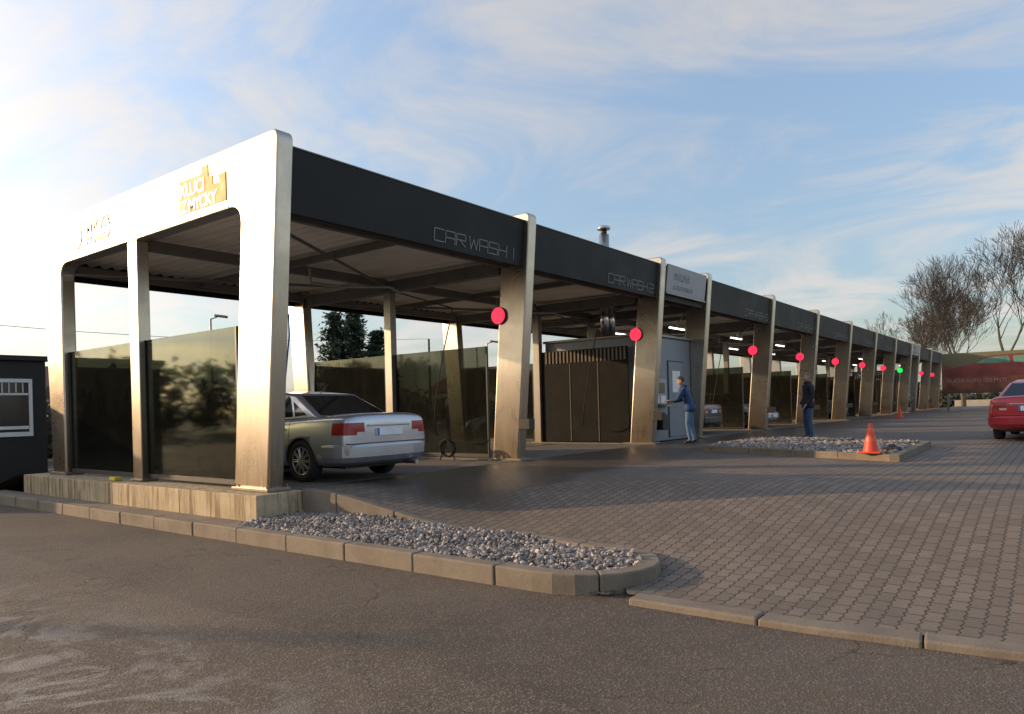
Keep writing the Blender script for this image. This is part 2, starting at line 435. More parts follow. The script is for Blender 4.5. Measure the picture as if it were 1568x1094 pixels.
for i,x in enumerate(PX):
    xc=x+.11
    for y0,y1 in ((9.33,11.94),(12.3,14.83)):
        if i in (2,3,9,10) and y0<10: continue
        gl.append((xc,xc+.012,y0,y1,.12,2.3))
        fr+=[(xc-.02,xc+.032,y0,y1,.05,.12),(xc-.02,xc+.032,y0-.03,y0,.05,2.3),(xc-.02,xc+.032,y1,y1+.03,.05,2.3)]
boxes('glass_partition',gl[:2],M['glass'],CW); boxes('glass_partition',gl[2:],M['glass2'],CW)
boxes('glass_frame',fr,M['black'],CW)
def fascia(name,y_b,y_t,t,spans):
    for a,b in spans:
        zb,zt=3.75,4.62
        prism_x(name,[(y_b,zb),(y_t,zt),(y_t+t,zt),(y_b+t,zb)],a,b,M['fascia'],CW,bevel=.008)
spans=[(PX[i]+.252,PX[i+1]-.002) for i in range(12)]
fascia('front_fascia',8.28,8.2,.08,spans)
fascia('rear_fascia',15.5,15.57,.08,spans)
boxes('fascia_coping',[(a,b,8.19,8.31,4.622,4.64) for a,b in spans],M['beam'],CW)
V=[];F=[];x=5.98
prof=[(0,4.0),(.06,4.0),(.09,4.06),(.19,4.06),(.22,4.0)]
while x<69.8:
    for dx,z in prof[:-1]:
        V+=[(x+dx,8.37,z),(x+dx,15.5,z+.08)]
    x+=.25
for i in range(len(V)//2-1): F.append([2*i,2*i+1,2*i+3,2*i+2])
mesh('roof_sheet',V,F,M['roof'],CW,recalc=False)
mesh('roof_membrane',[(5.98,8.37,4.4),(69.8,8.37,4.4),(69.8,15.49,4.45),(5.98,15.49,4.45)],[[0,1,2,3]],M['steel'],CW)
bl=[]
for a,b in spans:
    for y in (8.75,12.08,15.1): bl.append((a,b,y-.05,y+.05,3.80,3.985))
    bl.append(((a+b)/2-.05,(a+b)/2+.05,8.4,15.4,3.86,3.98))
boxes('purlin',bl,M['beam'],CW)
V=[];F=[]
for a,b in spans:
    for p0,p1 in (((a,8.9,3.78),(b,12.0,3.78)),((a,14.9,3.78),(b,12.1,3.78))):
        v,f=tube_vf(p0,p1,.03,.03,6,len(V)); V+=v;F+=f
mesh('roof_brace',V,F,M['beam'],CW,recalc=False)
tl=[]; tb=[]
for i,(a,b) in enumerate(spans):
    if i in TECH or i<3: continue
    for y in (10.9,13.2):
        m=(a+b)/2+.9
        tb.append((m-.65,m+.65,y-.06,y+.06,3.70,3.79)); tl.append((m-.6,m+.6,y-.03,y+.03,3.66,3.698))
boxes('light_fitting',tb,M['white'],CW); boxes('light_tube',tl,M['tube'],CW)
def disc_x(name,x,y,z,r,t,mat):
    V,F=tube_vf((x,y,z),(x-t,y,z),r,r,28); return mesh(name,V,F,mat,CW,bevel=.006)
for i in range(1,13):
    if i in (3,10): continue
    x=PX[i]; y=8.86
    disc_x('signal_housing',x-.001,y,2.86,.172,.05,M['black'])
    disc_x('signal_lamp',x-.05,y,2.86,.165,.02,M['green_lamp'] if i==9 else M['red_lamp'])
    box('control_box',x-.06,x+.12,8.16,8.43,.62,.82,M['black'],CW,bevel=.01)
prism_x('plinth',[(8.28,-.5),(8.28,-.002),(16.0,-.002),(16.0,-.5)],5.4,6.14,M['plinth'],CW,bevel=.012)
boxes('plinth_joint',[(5.396,5.41,y-.004,y+.004,-.48,-.01) for y in (10.2,12.3,14.2)],M['black'],CW)
boxes('partition_kerb',[(x-.1,x+.35,8.35,15.6,.0,.03) for x in PX[1:]],M['kerb'],CW,bevel=.01)
tube('tap_hose',[(5.95,8.42,2.4),(6.0,8.33,2.38),(6.02,8.36,2.1),(6.0,8.45,1.5)],.012,simple('blue_hose',(.03,.12,.4),.5),CW,6)

G={'C':[[(1,1),(0,1),(0,0),(1,0)]],'A':[[(0,0),(0,1),(1,1),(1,0)],[(0,.45),(1,.45)]],
'R':[[(0,0),(0,1),(1,1),(1,.5),(0,.5)],[(.35,.5),(1,0)]],'W':[[(0,1),(.2,0),(.5,.85),(.8,0),(1,1)]],
'S':[[(1,1),(0,1),(0,.5),(1,.5),(1,0),(0,0)]],'H':[[(0,0),(0,1)],[(1,0),(1,1)],[(0,.5),(1,.5)]],
'1':[[(.5,0),(.5,1)]],'2':[[(0,1),(1,1),(1,.5),(0,.5),(0,0),(1,0)]],'3':[[(0,1),(1,1),(1,0),(0,0)],[(0,.5),(1,.5)]],
'4':[[(0,1),(0,.5),(1,.5)],[(1,1),(1,0)]],'5':[[(1,1),(0,1),(0,.5),(1,.5),(1,0),(0,0)]],'6':[[(1,1),(0,1),(0,0),(1,0),(1,.5),(0,.5)]],
'7':[[(0,1),(1,1),(1,0)]],'8':[[(0,1),(1,1),(1,0),(0,0),(0,1)],[(0,.5),(1,.5)]],'9':[[(1,.5),(0,.5),(0,1),(1,1),(1,0),(0,0)]],'0':[[(0,1),(1,1),(1,0),(0,0),(0,1)]]}
def lettering(x_end,s,hgt=.2,w=.235,gap=.04):
    V=[];F=[]; tot=sum((gap*1.6 if c==' ' else w+gap) for c in s); x=x_end-tot; z0=3.86
    def P(u,v,off):
        z=z0+v; y=8.28-.08*(z-3.75)/.87-off; return Vector((u,y,z))
    for c in s:
        if c==' ': x+=gap*1.6; continue
        for st in G[c]:
            for (a,b),(c2,d) in zip(st[:-1],st[1:]):
                p=Vector((x+a*w,b*hgt)); q=Vector((x+c2*w,d*hgt)); dd=(q-p).normalized(); nn=Vector((-dd.y,dd.x))*.008
                p-=dd*.008;q+=dd*.008
                o=len(V)
                for t in (p+nn,q+nn,q-nn,p-nn): V.append(P(t.x,t.y,.008))
                for t in (p+nn,q+nn,q-nn,p-nn): V.append(P(t.x,t.y,.002))
                F+=[[o,o+1,o+2,o+3],[o,o+1,o+5,o+4],[o+1,o+2,o+6,o+5],[o+2,o+3,o+7,o+6],[o+3,o,o+4,o+7]]
        x+=w+gap
    mesh('fascia_lettering',V,F,M['letter'],CW)
num=1
for i,(a,b) in enumerate(spans):
    if i in TECH: continue
    lettering(b-.14,'CAR WASH %s'%(num%10)); num+=1

xf=5.709; xa=(0,-1,0); ya=(0,0,1)
pale=simple('pale_lettering',(.70,.64,.52),.5,.2,.05)
def logo(y0):
    pts=[(0,0),(1.25,0),(1.25,.40),(1.08,.40),(1.08,.29),(.92,.29),(.92,.42),(.8,.42),(.8,.60),(.62,.60),(.62,.50),(0,.50)]
    prism_x('logo_panel',[(y0-a,4.06+b) for a,b in pts],xf,xf+.009,M['gold'],CW)
    text_mesh('logo_text','KLUCI',.27,pale,CW,(xf-.003,y0-.03,4.31),xa,ya,.002,.86,0,.008)
    text_mesh('logo_text','Z MYCKY',.25,pale,CW,(xf-.003,y0-.06,4.08),xa,ya,.002,.86,0,.008)
logo(10.55)
disc_x('logo_disc',5.715,14.15,4.32,.22,.01,M['gold2'])
text_mesh('logo_text','MYCKA',.28,M['gold2'],CW,(xf,13.75,4.33),xa,ya,.004,.9,0,.01)
text_mesh('logo_text','NONSTOP',.2,M['gold2'],CW,(xf,13.75,4.12),xa,ya,.004,.9,0,.008)

for ti in TECH:
    a=PX[ti]+.27; b=PX[ti+1]-.02
    box('equipment_room',a,b,8.72,11.95,.03,2.85,M['kiosk'],CW,bevel=.02)
    box('equipment_room_side',PX[ti]+.1,PX[ti]+.13,9.2,11.96,.05,2.6,M['darkpanel'],CW)
    boxes('side_slats',[(PX[ti]+.08,PX[ti]+.098,9.25+.12*k,9.30+.12*k,2.25,2.58) for k in range(22)],M['slat'],CW)
    boxes('side_panel_joints',[(PX[ti]+.088,PX[ti]+.098,y,y+.02,.06,2.24) for y in (10.1,11.0)],M['slat'],CW)
    box('equipment_room_cap',a-.04,b+.01,8.66,12.0,2.853,2.92,M['steel'],CW,bevel=.01)
    box('equipment_door',a+1.25,a+2.2,8.69,8.715,.12,2.2,M['kiosk'],CW,bevel=.01)
    boxes('door_gap',[(a+1.22,a+1.245,8.70,8.717,.1,2.23),(a+2.205,a+2.23,8.70,8.717,.1,2.23),(a+1.22,a+2.23,8.70,8.717,2.205,2.23)],M['black'],CW)
    box('door_poster',a+1.45,a+1.95,8.68,8.688,1.35,1.95,M['white'],CW)
    box('terminal_panel',a+.15,a+.95,8.62,8.715,.75,1.7,M['sign'],CW,bevel=.02)
    box('terminal_screen',a+.3,a+.8,8.608,8.618,1.32,1.6,M['winglass'],CW)
    boxes('terminal_sheets',[(a+.25,a+.45,8.606,8.617,1.05,1.25),(a+.55,a+.85,8.606,8.617,1.0,1.25)],M['white'],CW)
    prism_x('terminal_tray',[(8.615,.98),(8.25,.95),(8.25,1.0),(8.615,1.06)],a+.1,a+.9,M['steel'],CW,bevel=.01)
    box('terminal_bin',a+.2,a+.6,8.4,8.618,.35,.75,M['black'],CW,bevel=.02)
    prism_x('roof_sign',[(8.17,3.95),(8.08,4.66),(8.14,4.66),(8.22,3.95)],a+.1,b-.15,M['sign'],CW,bevel=.01)
    boxes('sign_frame',[(a+.08,b-.13,8.15,8.25,3.9,3.945)],M['steel'],CW)
    st_=simple('sign_letters',(.40,.41,.43),.5)
    text_mesh('sign_text','MYCKA',.28,st_,CW,(a+.55,8.10,4.3),(1,0,0),(0,-.125,.992),.003,.95,.2)
    text_mesh('sign_text','AUTOCENTRUM',.18,st_,CW,(a+.5,8.145,4.05),(1,0,0),(0,-.125,.992),.003,.9,.2)
def cyl(name,x,y,z0,z1,r,mat,parent,n=20):
    V,F=tube_vf((x,y,z0),(x,y,z1),r,r,n); o=mesh(name,V,F,mat,parent)
    for p in o.data.polygons: p.use_smooth=len(p.vertices)==4
    return o
cyl('flue',18.7,10.7,2.9,6.05,.15,M['flue'],CW)
cyl('flue_collar',18.7,10.7,5.55,5.62,.175,M['flue'],CW); cyl('flue_gap',18.7,10.7,6.052,6.2,.09,M['black'],CW); cyl('flue_cap',18.7,10.7,6.2,6.28,.19,M['flue'],CW)
for dx in (0,.35): cyl('vent_pipe',17.75+dx,10.2,2.93,4.0,.12,M['flue'],CW)
boxes('rooftop_unit',[(61,61.6,10,10.6,4.45,5.2)],M['steel'],CW)
for i,(a,b) in enumerate(spans):
    if i in TECH or i>6: continue
    m=(a+b)/2
    pts=[(m,11.3,3.78),(m,11.3,3.5),(m+.4,10.9,3.42),(m+1.1,10.3,3.42),(m+1.25,10.15,3.3)]
    tube('spray_boom',pts,.03,M['steel'],CW,8)
    hp=[]
    for k in range(15):
        t=k/14; hp.append((b-.22-.3*math.sin(t*3.1),9.9+.5*t,3.1-2.6*math.sin(t*1.57)))
    tube('spray_hose',[(m+1.25,10.15,3.3)]+hp,.014,M['black'],CW,6)
V=[];F=[]
for k in range(60):
    a0=k*.42;a1=(k+1)*.42; r0=.17+.01*math.sin(k);
    v,f=tube_vf((10.75+.12*k/60,9.9+r0*math.cos(a0),.26+r0*math.sin(a0)),(10.75+.12*(k+1)/60,9.9+r0*math.cos(a1),.26+r0*math.sin(a1)),.014,.014,6,len(V)); V+=v;F+=f
for s in (-.2,.2):
    v,f=tube_vf((10.8,9.9+s,.03),(10.8,9.9,.45),.016,.016,6,len(V)); V+=v;F+=f
mesh('hose_reel',V,F,M['black'],CW,recalc=False)
box('sponge',5.55,5.68,12.55,12.75,.0,.06,simple('sponge',(.6,.5,.05),.9),CW,bevel=.015)
boxes('drain_grate',[(6.6+.0,10.9,11.2,11.5,.005,.012),(12,16.6,11.2,11.5,.005,.012)],M['steel'],CW)

# ------------------------------------------------------------ vehicles
def eval_mesh(o):
    bpy.context.view_layer.update()
    return bpy.data.meshes.new_from_object(o.evaluated_get(bpy.context.evaluated_depsgraph_get()))
def paint(name,col,metal=.5,rough=.28):
    m,nt,b=new_mat(name)
    tc=N(nt,'ShaderNodeTexCoord'); n=noise_n(nt,tc.outputs['Object'],3,5); sx=N(nt,'ShaderNodeSeparateXYZ'); nt.links.new(tc.outputs['Object'],sx.inputs[0])
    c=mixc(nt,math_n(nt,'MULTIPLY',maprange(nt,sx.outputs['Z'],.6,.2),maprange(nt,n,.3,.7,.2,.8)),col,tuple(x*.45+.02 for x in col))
    nt.links.new(c,b.inputs['Base Color']); b.inputs['Metallic'].default_value=metal; b.inputs['Roughness'].default_value=rough; b.inputs['Coat Weight'].default_value=.6; b.inputs['Coat Roughness'].default_value=.05
    return m
M['carglass']=simple('car_glass',(.012,.014,.016),.06)
M['tail']=simple('tail_light',(.26,.004,.006),.3,0,.1,coat=.3)
M['head']=simple('head_light',(.6,.6,.62),.1,.3,.1,coat=1)
M['rim']=simple('wheel_rim',(.45,.45,.45),.3,.9,.05)
M['plate']=simple('number_plate',(.7,.72,.75),.5)
M['plateblue']=simple('plate_band',(.05,.12,.5),.5)
def sedan(name,loc,rz,col,metal=.5):
    E=empty(name,loc,rz); P=paint(name+'_paint',col,metal)
    st=[(-2.31,.40,.86,.72),(-2.29,.30,.97,.80),(-2.22,.25,1.015,.84),(-1.95,.21,1.02,.868),(-1.45,.19,1.0,.875),(-.6,.18,.955,.875),(.5,.18,.93,.875),(1.15,.18,.915,.87),(1.7,.2,.84,.86),(2.05,.22,.75,.83),(2.24,.25,.66,.76),(2.32,.36,.58,.6)]
    V=[];F=[]
    for y,zb,zt,w in st:
        h=zt-zb
        half=[(0,zb),(w*.86,zb),(w*.975,zb+.09),(w,zb+.36*h),(w*.985,zb+.62*h),(w*.955,zt-.08),(w*.88,zt-.01),(0,zt+.012)]
        ring=half+[(-x,z) for x,z in half[-2:0:-1]]
        V+=[(x,y,z) for x,z in ring]
    n=14
    for j in range(len(st)-1):
        for i in range(n): F.append([j*n+i,j*n+(i+1)%n,(j+1)*n+(i+1)%n,(j+1)*n+i])
    F.append(list(range(n))); F.append([ (len(st)-1)*n+i for i in range(n)][::-1])
    o=mesh('tmp',V,F,P); m=o.modifiers.new('s','SUBSURF'); m.levels=2; m.render_levels=2
    cuts=[]
    for wy in (-1.28,1.36):
        for sx in (-1,1):
            v,f=tube_vf((sx*.58,wy,.31),(sx*1.2,wy,.31),.355,.355,32); c=mesh('cut',v,f,P); cuts.append(c)
            b=o.modifiers.new('b','BOOLEAN'); b.operation='DIFFERENCE'; b.object=c; b.solver='EXACT'
    me=eval_mesh(o); bpy.data.objects.remove(o)
    for c in cuts: bpy.data.objects.remove(c)
    bm=bmesh.new(); bm.from_mesh(me)
    def bis(co,no): bmesh.ops.bisect_plane(bm,geom=bm.verts[:]+bm.edges[:]+bm.faces[:],plane_co=co,plane_no=no)
    for z in (.70,.88,.745,.58,.72,.30,.95): bis((0,0,z),(0,0,1))
    for x in (-.48,.48,-.62,.62,-.36,.36): bis((x,0,0),(1,0,0))
    seams=(-1.0,.03,1.02)
    for y in (-2.0,2.0): bis((0,y,0),(0,1,0))
    for y in seams: bis((0,y-.007,0),(0,1,0)); bis((0,y+.007,0),(0,1,0))
    for f in bm.faces:
        c=f.calc_center_median(); f.material_index=0; f.smooth=True
        for wy in (-1.28,1.36):
            d=math.hypot(c.y-wy,c.z-.31)
            if d<.358 and abs(f.normal.x)<.75: f.material_index=1
            if d<.354 and abs(c.x)<.6: f.material_index=1
        if c.y<-2.0 and .70<c.z<.88 and abs(c.x)>.48:
            f.material_index=3 if (c.z<.745 and abs(c.x)<.62) else 2
        if c.y>2.0 and .58<c.z<.72 and abs(c.x)>.48: f.material_index=3
        if c.y>2.1 and .42<c.z<.70 and abs(c.x)<.36: f.material_index=1
        for s in seams:
            if abs(c.y-s)<.007 and .30<c.z<.95 and abs(c.x)>.7: f.material_index=1
        if c.z<.24 and f.normal.z<-.5: f.material_index=1
    bm.to_mesh(me); bm.free()
    add_obj('body',me,[P,M['black'],M['tail'],M['head']],E)
    for sg in (-1,1):
        half=[(.872,1.80),(.872,2.08),(.835,2.22),(.73,2.315),(.45,2.365),(0,2.385)]
        outl=half+[(-x,y) for x,y in half[-2::-1]]
        inn=[(x*.93,y-.07) for x,y in outl]
        nn=len(outl); V=[]
        for (zz,g) in ((.30,.965),(.38,1.0),(.53,1.0),(.565,.985)):
            V+=[(x*g,sg*y*(1-(1-g)*.6),zz) for x,y in outl]
        for zz in (.565,.30): V+=[(x,sg*y,zz) for x,y in inn]
        F=[]
        for r in range(6):
            r2=(r+1)%6
            for i in range(nn-1): F.append([r*nn+i,r*nn+i+1,r2*nn+i+1,r2*nn+i])
        F.append([r*nn for r in range(6)]); F.append([r*nn+nn-1 for r in range(6)][::-1])
        mesh('bumper',V,F,P,E,smooth=False,bevel=.008,bseg=2)
    box('bumper_gap',-.80,.80,-2.318,-2.2,.568,.582,M['black'],E)
    def gx(z): return .775-.205*(z-.93)/.44
    pr=[(-1.62,.95),(-.86,1.335),(-.1,1.405),(.42,1.375),(1.3,.87)]
    V=[];
    for y,z in pr: V+=[(-gx(z),y,z),(gx(z),y,z)]
    F=[[0,2,3,1],[2,4,5,3],[4,6,7,5],[6,8,9,7],[0,2,4,6,8],[1,3,5,7,9][::-1],[0,1,9,8]]
    g=mesh('roof_cabin',V,F,P,E,bevel=.05,bseg=4); 
    for p in g.data.polygons: p.use_smooth=True
    def sidewin(pts,nm):
        k=len(pts)
        for s in (-1,1):
            mesh(nm,[(s*(gx(z)+.006),y,z) for y,z in pts]+[(s*(gx(z)-.01),y,z) for y,z in pts],[list(range(k))]+[[i,(i+1)%k,k+(i+1)%k,k+i] for i in range(k)],M['carglass'],E)
    sidewin(rounded([(-.98,.985,.03),(-.02,.965,.02),(-.02,1.345,.03),(-.72,1.315,.08)],3),'rear_side_window')
    sidewin(rounded([(.04,.965,.02),(1.02,.955,.03),(.42,1.325,.08),(.04,1.345,.03)],3),'front_side_window')
    sidewin([(-1.30,1.01),(-1.03,.99),(-.86,1.22)],'quarter_window')
    def screen(p,q,nm,off):
        (ya,za),(yb,zb)=p,q; d=Vector((0,yb-ya,zb-za)).normalized(); nn=Vector((0,-d.z,d.y)); 
        if nn.z<0: nn=-nn
        V=[]
        for t,k in ((.12,.08),(.92,.07)):
            y=ya+(yb-ya)*t; z=za+(zb-za)*t; w=gx(z)-k
            for s in (-1,1): V.append((s*w,y+nn.y*off,z+nn.z*off))
        for i in range(4): V.append(tuple(Vector(V[i])-nn*.012))
        mesh(nm,V,[[0,1,3,2],[0,1,5,4],[1,3,7,5],[3,2,6,7],[2,0,4,6]],M['carglass'],E)
    screen(pr[0],pr[1],'rear_window',.006); screen(pr[4],pr[3],'windscreen',.006)
    for wy in (-1.28,1.36):
        for s in (-1,1):
            V=[];F=[]
            prof=[(.0,.30),(.02,.318),(.17,.318),(.19,.30),(.19,.225),(.172,.215),(.02,.215)]
            n=32
            for i in range(n):
                t=2*math.pi*i/n
                for dx,r in prof: V.append((s*(.66+dx),wy+r*math.cos(t),.318+r*math.sin(t)))
            k=len(prof)
            for i in range(n):
                for j in range(k-1): F.append([i*k+j,i*k+j+1,((i+1)%n)*k+j+1,((i+1)%n)*k+j])
            mesh('tyre',V,F,M['rubber'],E,smooth=True)
            v,f=tube_vf((s*.70,wy,.318),(s*.71,wy,.318),.215,.215,28,0); mesh('brake_shadow',v,f,M['black'],E)
            V=[];F=[]
            for i in range(10):
                t=2*math.pi*i/10
                for dt in (-.09,.09):
                    v,f=tube_vf((s*.845,wy+.04*math.cos(t+dt*2),.318+.04*math.sin(t+dt*2)),(s*.835,wy+.2*math.cos(t+dt),.318+.2*math.sin(t+dt)),.012,.010,5,len(V)); V+=v;F+=f
            v,f=tube_vf((s*.83,wy,.318),(s*.855,wy,.318),.05,.04,14,len(V)); V+=v;F+=f
            for i in range(32):
                t=2*math.pi*i/32;t2=2*math.pi*(i+1)/32
                v,f=tube_vf((s*.84,wy+.207*math.cos(t),.318+.207*math.sin(t)),(s*.84,wy+.207*math.cos(t2),.318+.207*math.sin(t2)),.012,.012,5,len(V),False); V+=v;F+=f
            mesh('wheel_rim',V,F,M['rim'],E,recalc=False)
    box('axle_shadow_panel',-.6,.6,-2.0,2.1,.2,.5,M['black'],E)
    box('number_plate',-.26,.26,-2.335,-2.30,.68,.79,M['plate'],E,bevel=.004); box('plate_band',-.258,-.22,-2.339,-2.334,.682,.788,M['plateblue'],E)
    box('boot_trim',-.42,.42,-2.33,-2.29,.82,.85,M['rim'],E,bevel=.008)
    box('front_plate',-.26,.26,2.39,2.41,.40,.51,M['plate'],E)
    for s in (-1,1):
        for y in (-.85,.2): box('door_handle',*sorted((s*.86,s*.895)),y-.02,y+.13,.79,.82,P,E,bevel=.01)
        box('mirror',*sorted((s*.78,s*1.0)),.78,.92,.93,1.05,P,E,bevel=.035)
    v,f=tube_vf((.5,-2.38,.24),(.5,-2.1,.24),.035,.035,14); mesh('exhaust',v,f,M['rim'],E)
    v,f=tube_vf((0,-.7,1.35),(0,-.9,1.5),.006,.003,6); mesh('aerial',v,f,M['black'],E)
    return E
sedan('silver_car',(7.6,10.45,.005),0,(.47,.49,.53),.7)
sedan('red_car',(21.9,.42,0),math.radians(-90)+math.radians(-4),(.40,.015,.025),.2)
sedan('white_car',(29.0,11.5,.005),math.radians(180),(.6,.6,.6))
sedan('dark_car',(23.2,11.6,.005),0,(.03,.035,.04))
sedan('grey_car',(40.7,11.5,.005),0,(.2,.2,.21))

# ------------------------------------------------------------ people
def person(name,loc,rz,J,cols,hair,headyaw=0,headpitch=0):
    E=empty(name,loc,rz)
    skin=simple(name+'_skin',(.45,.26,.19),.55); jac=simple(name+'_jacket',cols[0],.8,0,.25,8,.4,60); jean=simple(name+'_trousers',cols[1],.85,0,.2,9,.4,80)
    hr=simple(name+'_hair',hair,.8,0,.3,40); shoe=simple(name+'_shoes',(.02,.018,.016),.6)
    names=['pelvis','waist','chest','neckb','neck','shL','elL','wrL','shR','elR','wrR','hipL','knL','anL','toL','hipR','knR','anR','toR']
    rad=dict(pelvis=(.155,.12),waist=(.155,.115),chest=(.175,.12),neckb=(.10,.08),neck=(.055,.058),shL=(.075,.075),elL=(.055,.055),wrL=(.036,.036),hipL=(.10,.105),knL=(.068,.07),anL=(.055,.055),toL=(.042,.035))
    for k in list(rad):
        if k.endswith('L'): rad[k[:-1]+'R']=rad[k]
    idx={n:i for i,n in enumerate(names)}
    ed=[('pelvis','waist'),('waist','chest'),('chest','neckb'),('neckb','neck'),('chest','shL'),('shL','elL'),('elL','wrL'),('chest','shR'),('shR','elR'),('elR','wrR'),('pelvis','hipL'),('hipL','knL'),('knL','anL'),('anL','toL'),('pelvis','hipR'),('hipR','knR'),('knR','anR'),('anR','toR')]
    def skinned(verts,edges,radii,root,sub=2):
        me=bpy.data.meshes.new('t'); me.from_pydata(verts,edges,[]); o=bpy.data.objects.new('t',me); COL.objects.link(o)
        m=o.modifiers.new('s','SKIN'); m.use_smooth_shade=True; m2=o.modifiers.new('u','SUBSURF'); m2.levels=sub
        for i,r in enumerate(radii):
            sv=me.skin_vertices[0].data[i]; sv.radius=r; sv.use_root=(i==root)
        r=eval_mesh(o); bpy.data.objects.remove(o); return r
    me=skinned([J[n] for n in names],[(idx[a],idx[b]) for a,b in ed],[rad[n] for n in names],0)
    hem=J['pelvis'][2]-.06
    arms=[('shL','elL'),('elL','wrL'),('shR','elR'),('elR','wrR')]
    def segd(c,a,b):
        a=Vector(J[a]);b=Vector(J[b]);t=max(0,min(1,(c-a).dot(b-a)/(b-a).length_squared)); return (c-a.lerp(b,t)).length
    for p in me.polygons:
        c=p.center; arm=min(segd(c,*s) for s in arms)
        if c.z>J['neckb'][2]+.035 : p.material_index=2
        elif arm<.09 and c.z>.6: p.material_index=0
        elif c.z>hem: p.material_index=0
        elif c.z<.10: p.material_index=3
        else: p.material_index=1
        p.use_smooth=True
    add_obj('body',me,[jac,jean,skin,shoe],E)
    V=[];F=[];n=24
    px,py=J['pelvis'][0],J['pelvis'][1]
    for z,k in ((hem-.06,1.04),(hem+.10,1.02),(hem+.10,.9),(hem-.06,.93)):
        for i in range(n):
            t=2*math.pi*i/n; V.append((px+.185*k*math.cos(t),py+.14*k*math.sin(t),z))
    for j in range(4):
        for i in range(n): F.append([j*n+i,j*n+(i+1)%n,((j+1)%4)*n+(i+1)%n,((j+1)%4)*n+i])
    mesh('jacket_hem',V,F,jac,E,smooth=True)
    for s,k in ((-1,'L'),(1,'R')):
        w=Vector(J['wr'+k]); e=Vector(J['el'+k]); d=(w-e).normalized(); side=Vector((1,0,0))-d*d.x; side.normalize(); up=side.cross(d)
        vs=[w-d*.01,w+d*.045,w+d*.085]; es=[(0,1),(1,2)]; rs=[(.026,.02),(.036,.018),(.036,.016)]
        for fi,(off,ln) in enumerate(((-.03,.065),(-.01,.078),(.01,.074),(.03,.058))):
            b=len(vs); p=w+d*.085+side*off
            q=p+d*ln*.55+up*.006*s; r=q+d*ln*.45-up*.018
            vs+=[p,q,r]; es+=[(2,b),(b,b+1),(b+1,b+2)]; rs+=[(.010,.010),(.009,.009),(.007,.007)]
        b=len(vs); p=w+d*.03-side*s*.035; q=p+d*.035-side*s*.02; r=q+d*.03
        vs+=[p,q,r]; es+=[(1,b),(b,b+1),(b+1,b+2)]; rs+=[(.012,.012),(.011,.011),(.008,.008)]
        hm=skinned([tuple(v) for v in vs],es,rs,0,1); add_obj('hand',hm,skin,E,True)
    bm=bmesh.new(); bmesh.ops.create_uvsphere(bm,u_segments=28,v_segments=20,radius=1)
    for v in bm.verts:
        x,y,z=v.co; w=.076*(1-.18*max(0,-z)); 
        v.co=Vector((x*w,y*.095+ (.012 if y>0 and z<-.2 else 0),z*.118))
        if y>.75 and abs(x)<.22 and -.35<z<.05: v.co.y+=.018*(1-abs(x)/.22)
        if y>.7 and .05<z<.25 and .2<abs(x)<.5: v.co.y-=.008
        if y>.75 and abs(x)<.35 and -.55<z<-.42: v.co.y-=.004
    for f in bm.faces:
        c=f.calc_center_median(); f.smooth=True
        f.material_index=1 if (c.z>.055 or (c.y<-.005 and c.z>-.045) or (c.y<.03 and c.z>.02)) else 0
    hair_v={v for f in bm.faces if f.material_index==1 for v in f.verts}
    for v in hair_v: v.co*=1.06
    for sx in (-1,1):
        bmesh.ops.create_uvsphere(bm,u_segments=8,v_segments=6,radius=1,matrix=Matrix.Translation((sx*.079,-.005,-.01))@Matrix.Diagonal((.012,.02,.032,1)))
        r=bmesh.ops.create_uvsphere(bm,u_segments=8,v_segments=6,radius=.011,matrix=Matrix.Translation((sx*.03,.083,.012)))
        for v in r['verts']:
            for f in v.link_faces: f.material_index=2
    r=bmesh.ops.create_uvsphere(bm,u_segments=10,v_segments=6,radius=1,matrix=Matrix.Translation((0,.094,-.058))@Matrix.Diagonal((.022,.008,.006,1)))
    for v in r['verts']:
        for f in v.link_faces: f.material_index=3
    hm=bpy.data.meshes.new('head'); bm.to_mesh(hm); bm.free()
    h=add_obj('head',hm,[skin,hr,M['black'],simple(name+'_lips',(.35,.13,.1),.6)],E)
    nk=Vector(J['neck']); h.location=nk+Vector((0,.02,.10)); h.rotation_euler=(headpitch,0,headyaw)
    v,f=tube_vf(Vector(J['neckb'])+Vector((0,0,.0)),Vector(J['neckb'])+Vector((0,.005,.07)),.10,.078,16); mesh('collar',v,f,jac,E,smooth=True)
    return E
J1=dict(pelvis=(0,-.03,.95),waist=(0,.0,1.08),chest=(0,.07,1.29),neckb=(0,.12,1.44),neck=(0,.16,1.51),
 shL=(-.19,.10,1.38),elL=(-.24,.22,1.13),wrL=(-.17,.44,1.12),shR=(.19,.10,1.38),elR=(.25,.20,1.13),wrR=(.12,.42,1.08),
 hipL=(-.09,-.03,.90),knL=(-.11,.02,.5),anL=(-.12,-.05,.09),toL=(-.14,.12,.04),hipR=(.09,-.03,.90),knR=(.10,-.02,.5),anR=(.12,-.12,.09),toR=(.15,.05,.04))
person('man_at_terminal',(17.35,7.6,0),math.radians(12),J1,((.02,.06,.16),(.09,.16,.27)),(.07,.05,.035),.1,-.25)
J2=dict(pelvis=(0,0,.95),waist=(0,.0,1.09),chest=(0,.0,1.30),neckb=(0,-.01,1.46),neck=(0,.0,1.54),
 shL=(-.2,-.01,1.41),elL=(-.27,-.03,1.13),wrL=(-.20,.12,.93),shR=(.2,-.01,1.41),elR=(.27,-.04,1.13),wrR=(.22,.11,.92),
 hipL=(-.09,0,.90),knL=(-.11,.03,.5),anL=(-.12,-.02,.09),toL=(-.15,.15,.04),hipR=(.09,0,.90),knR=(.11,.02,.5),anR=(.13,-.04,.09),toR=(.17,.12,.04))
person('standing_man',(19.75,5.35,0),math.radians(38),J2,((.014,.017,.024),(.04,.08,.16)),(.16,.14,.12),.1,0)

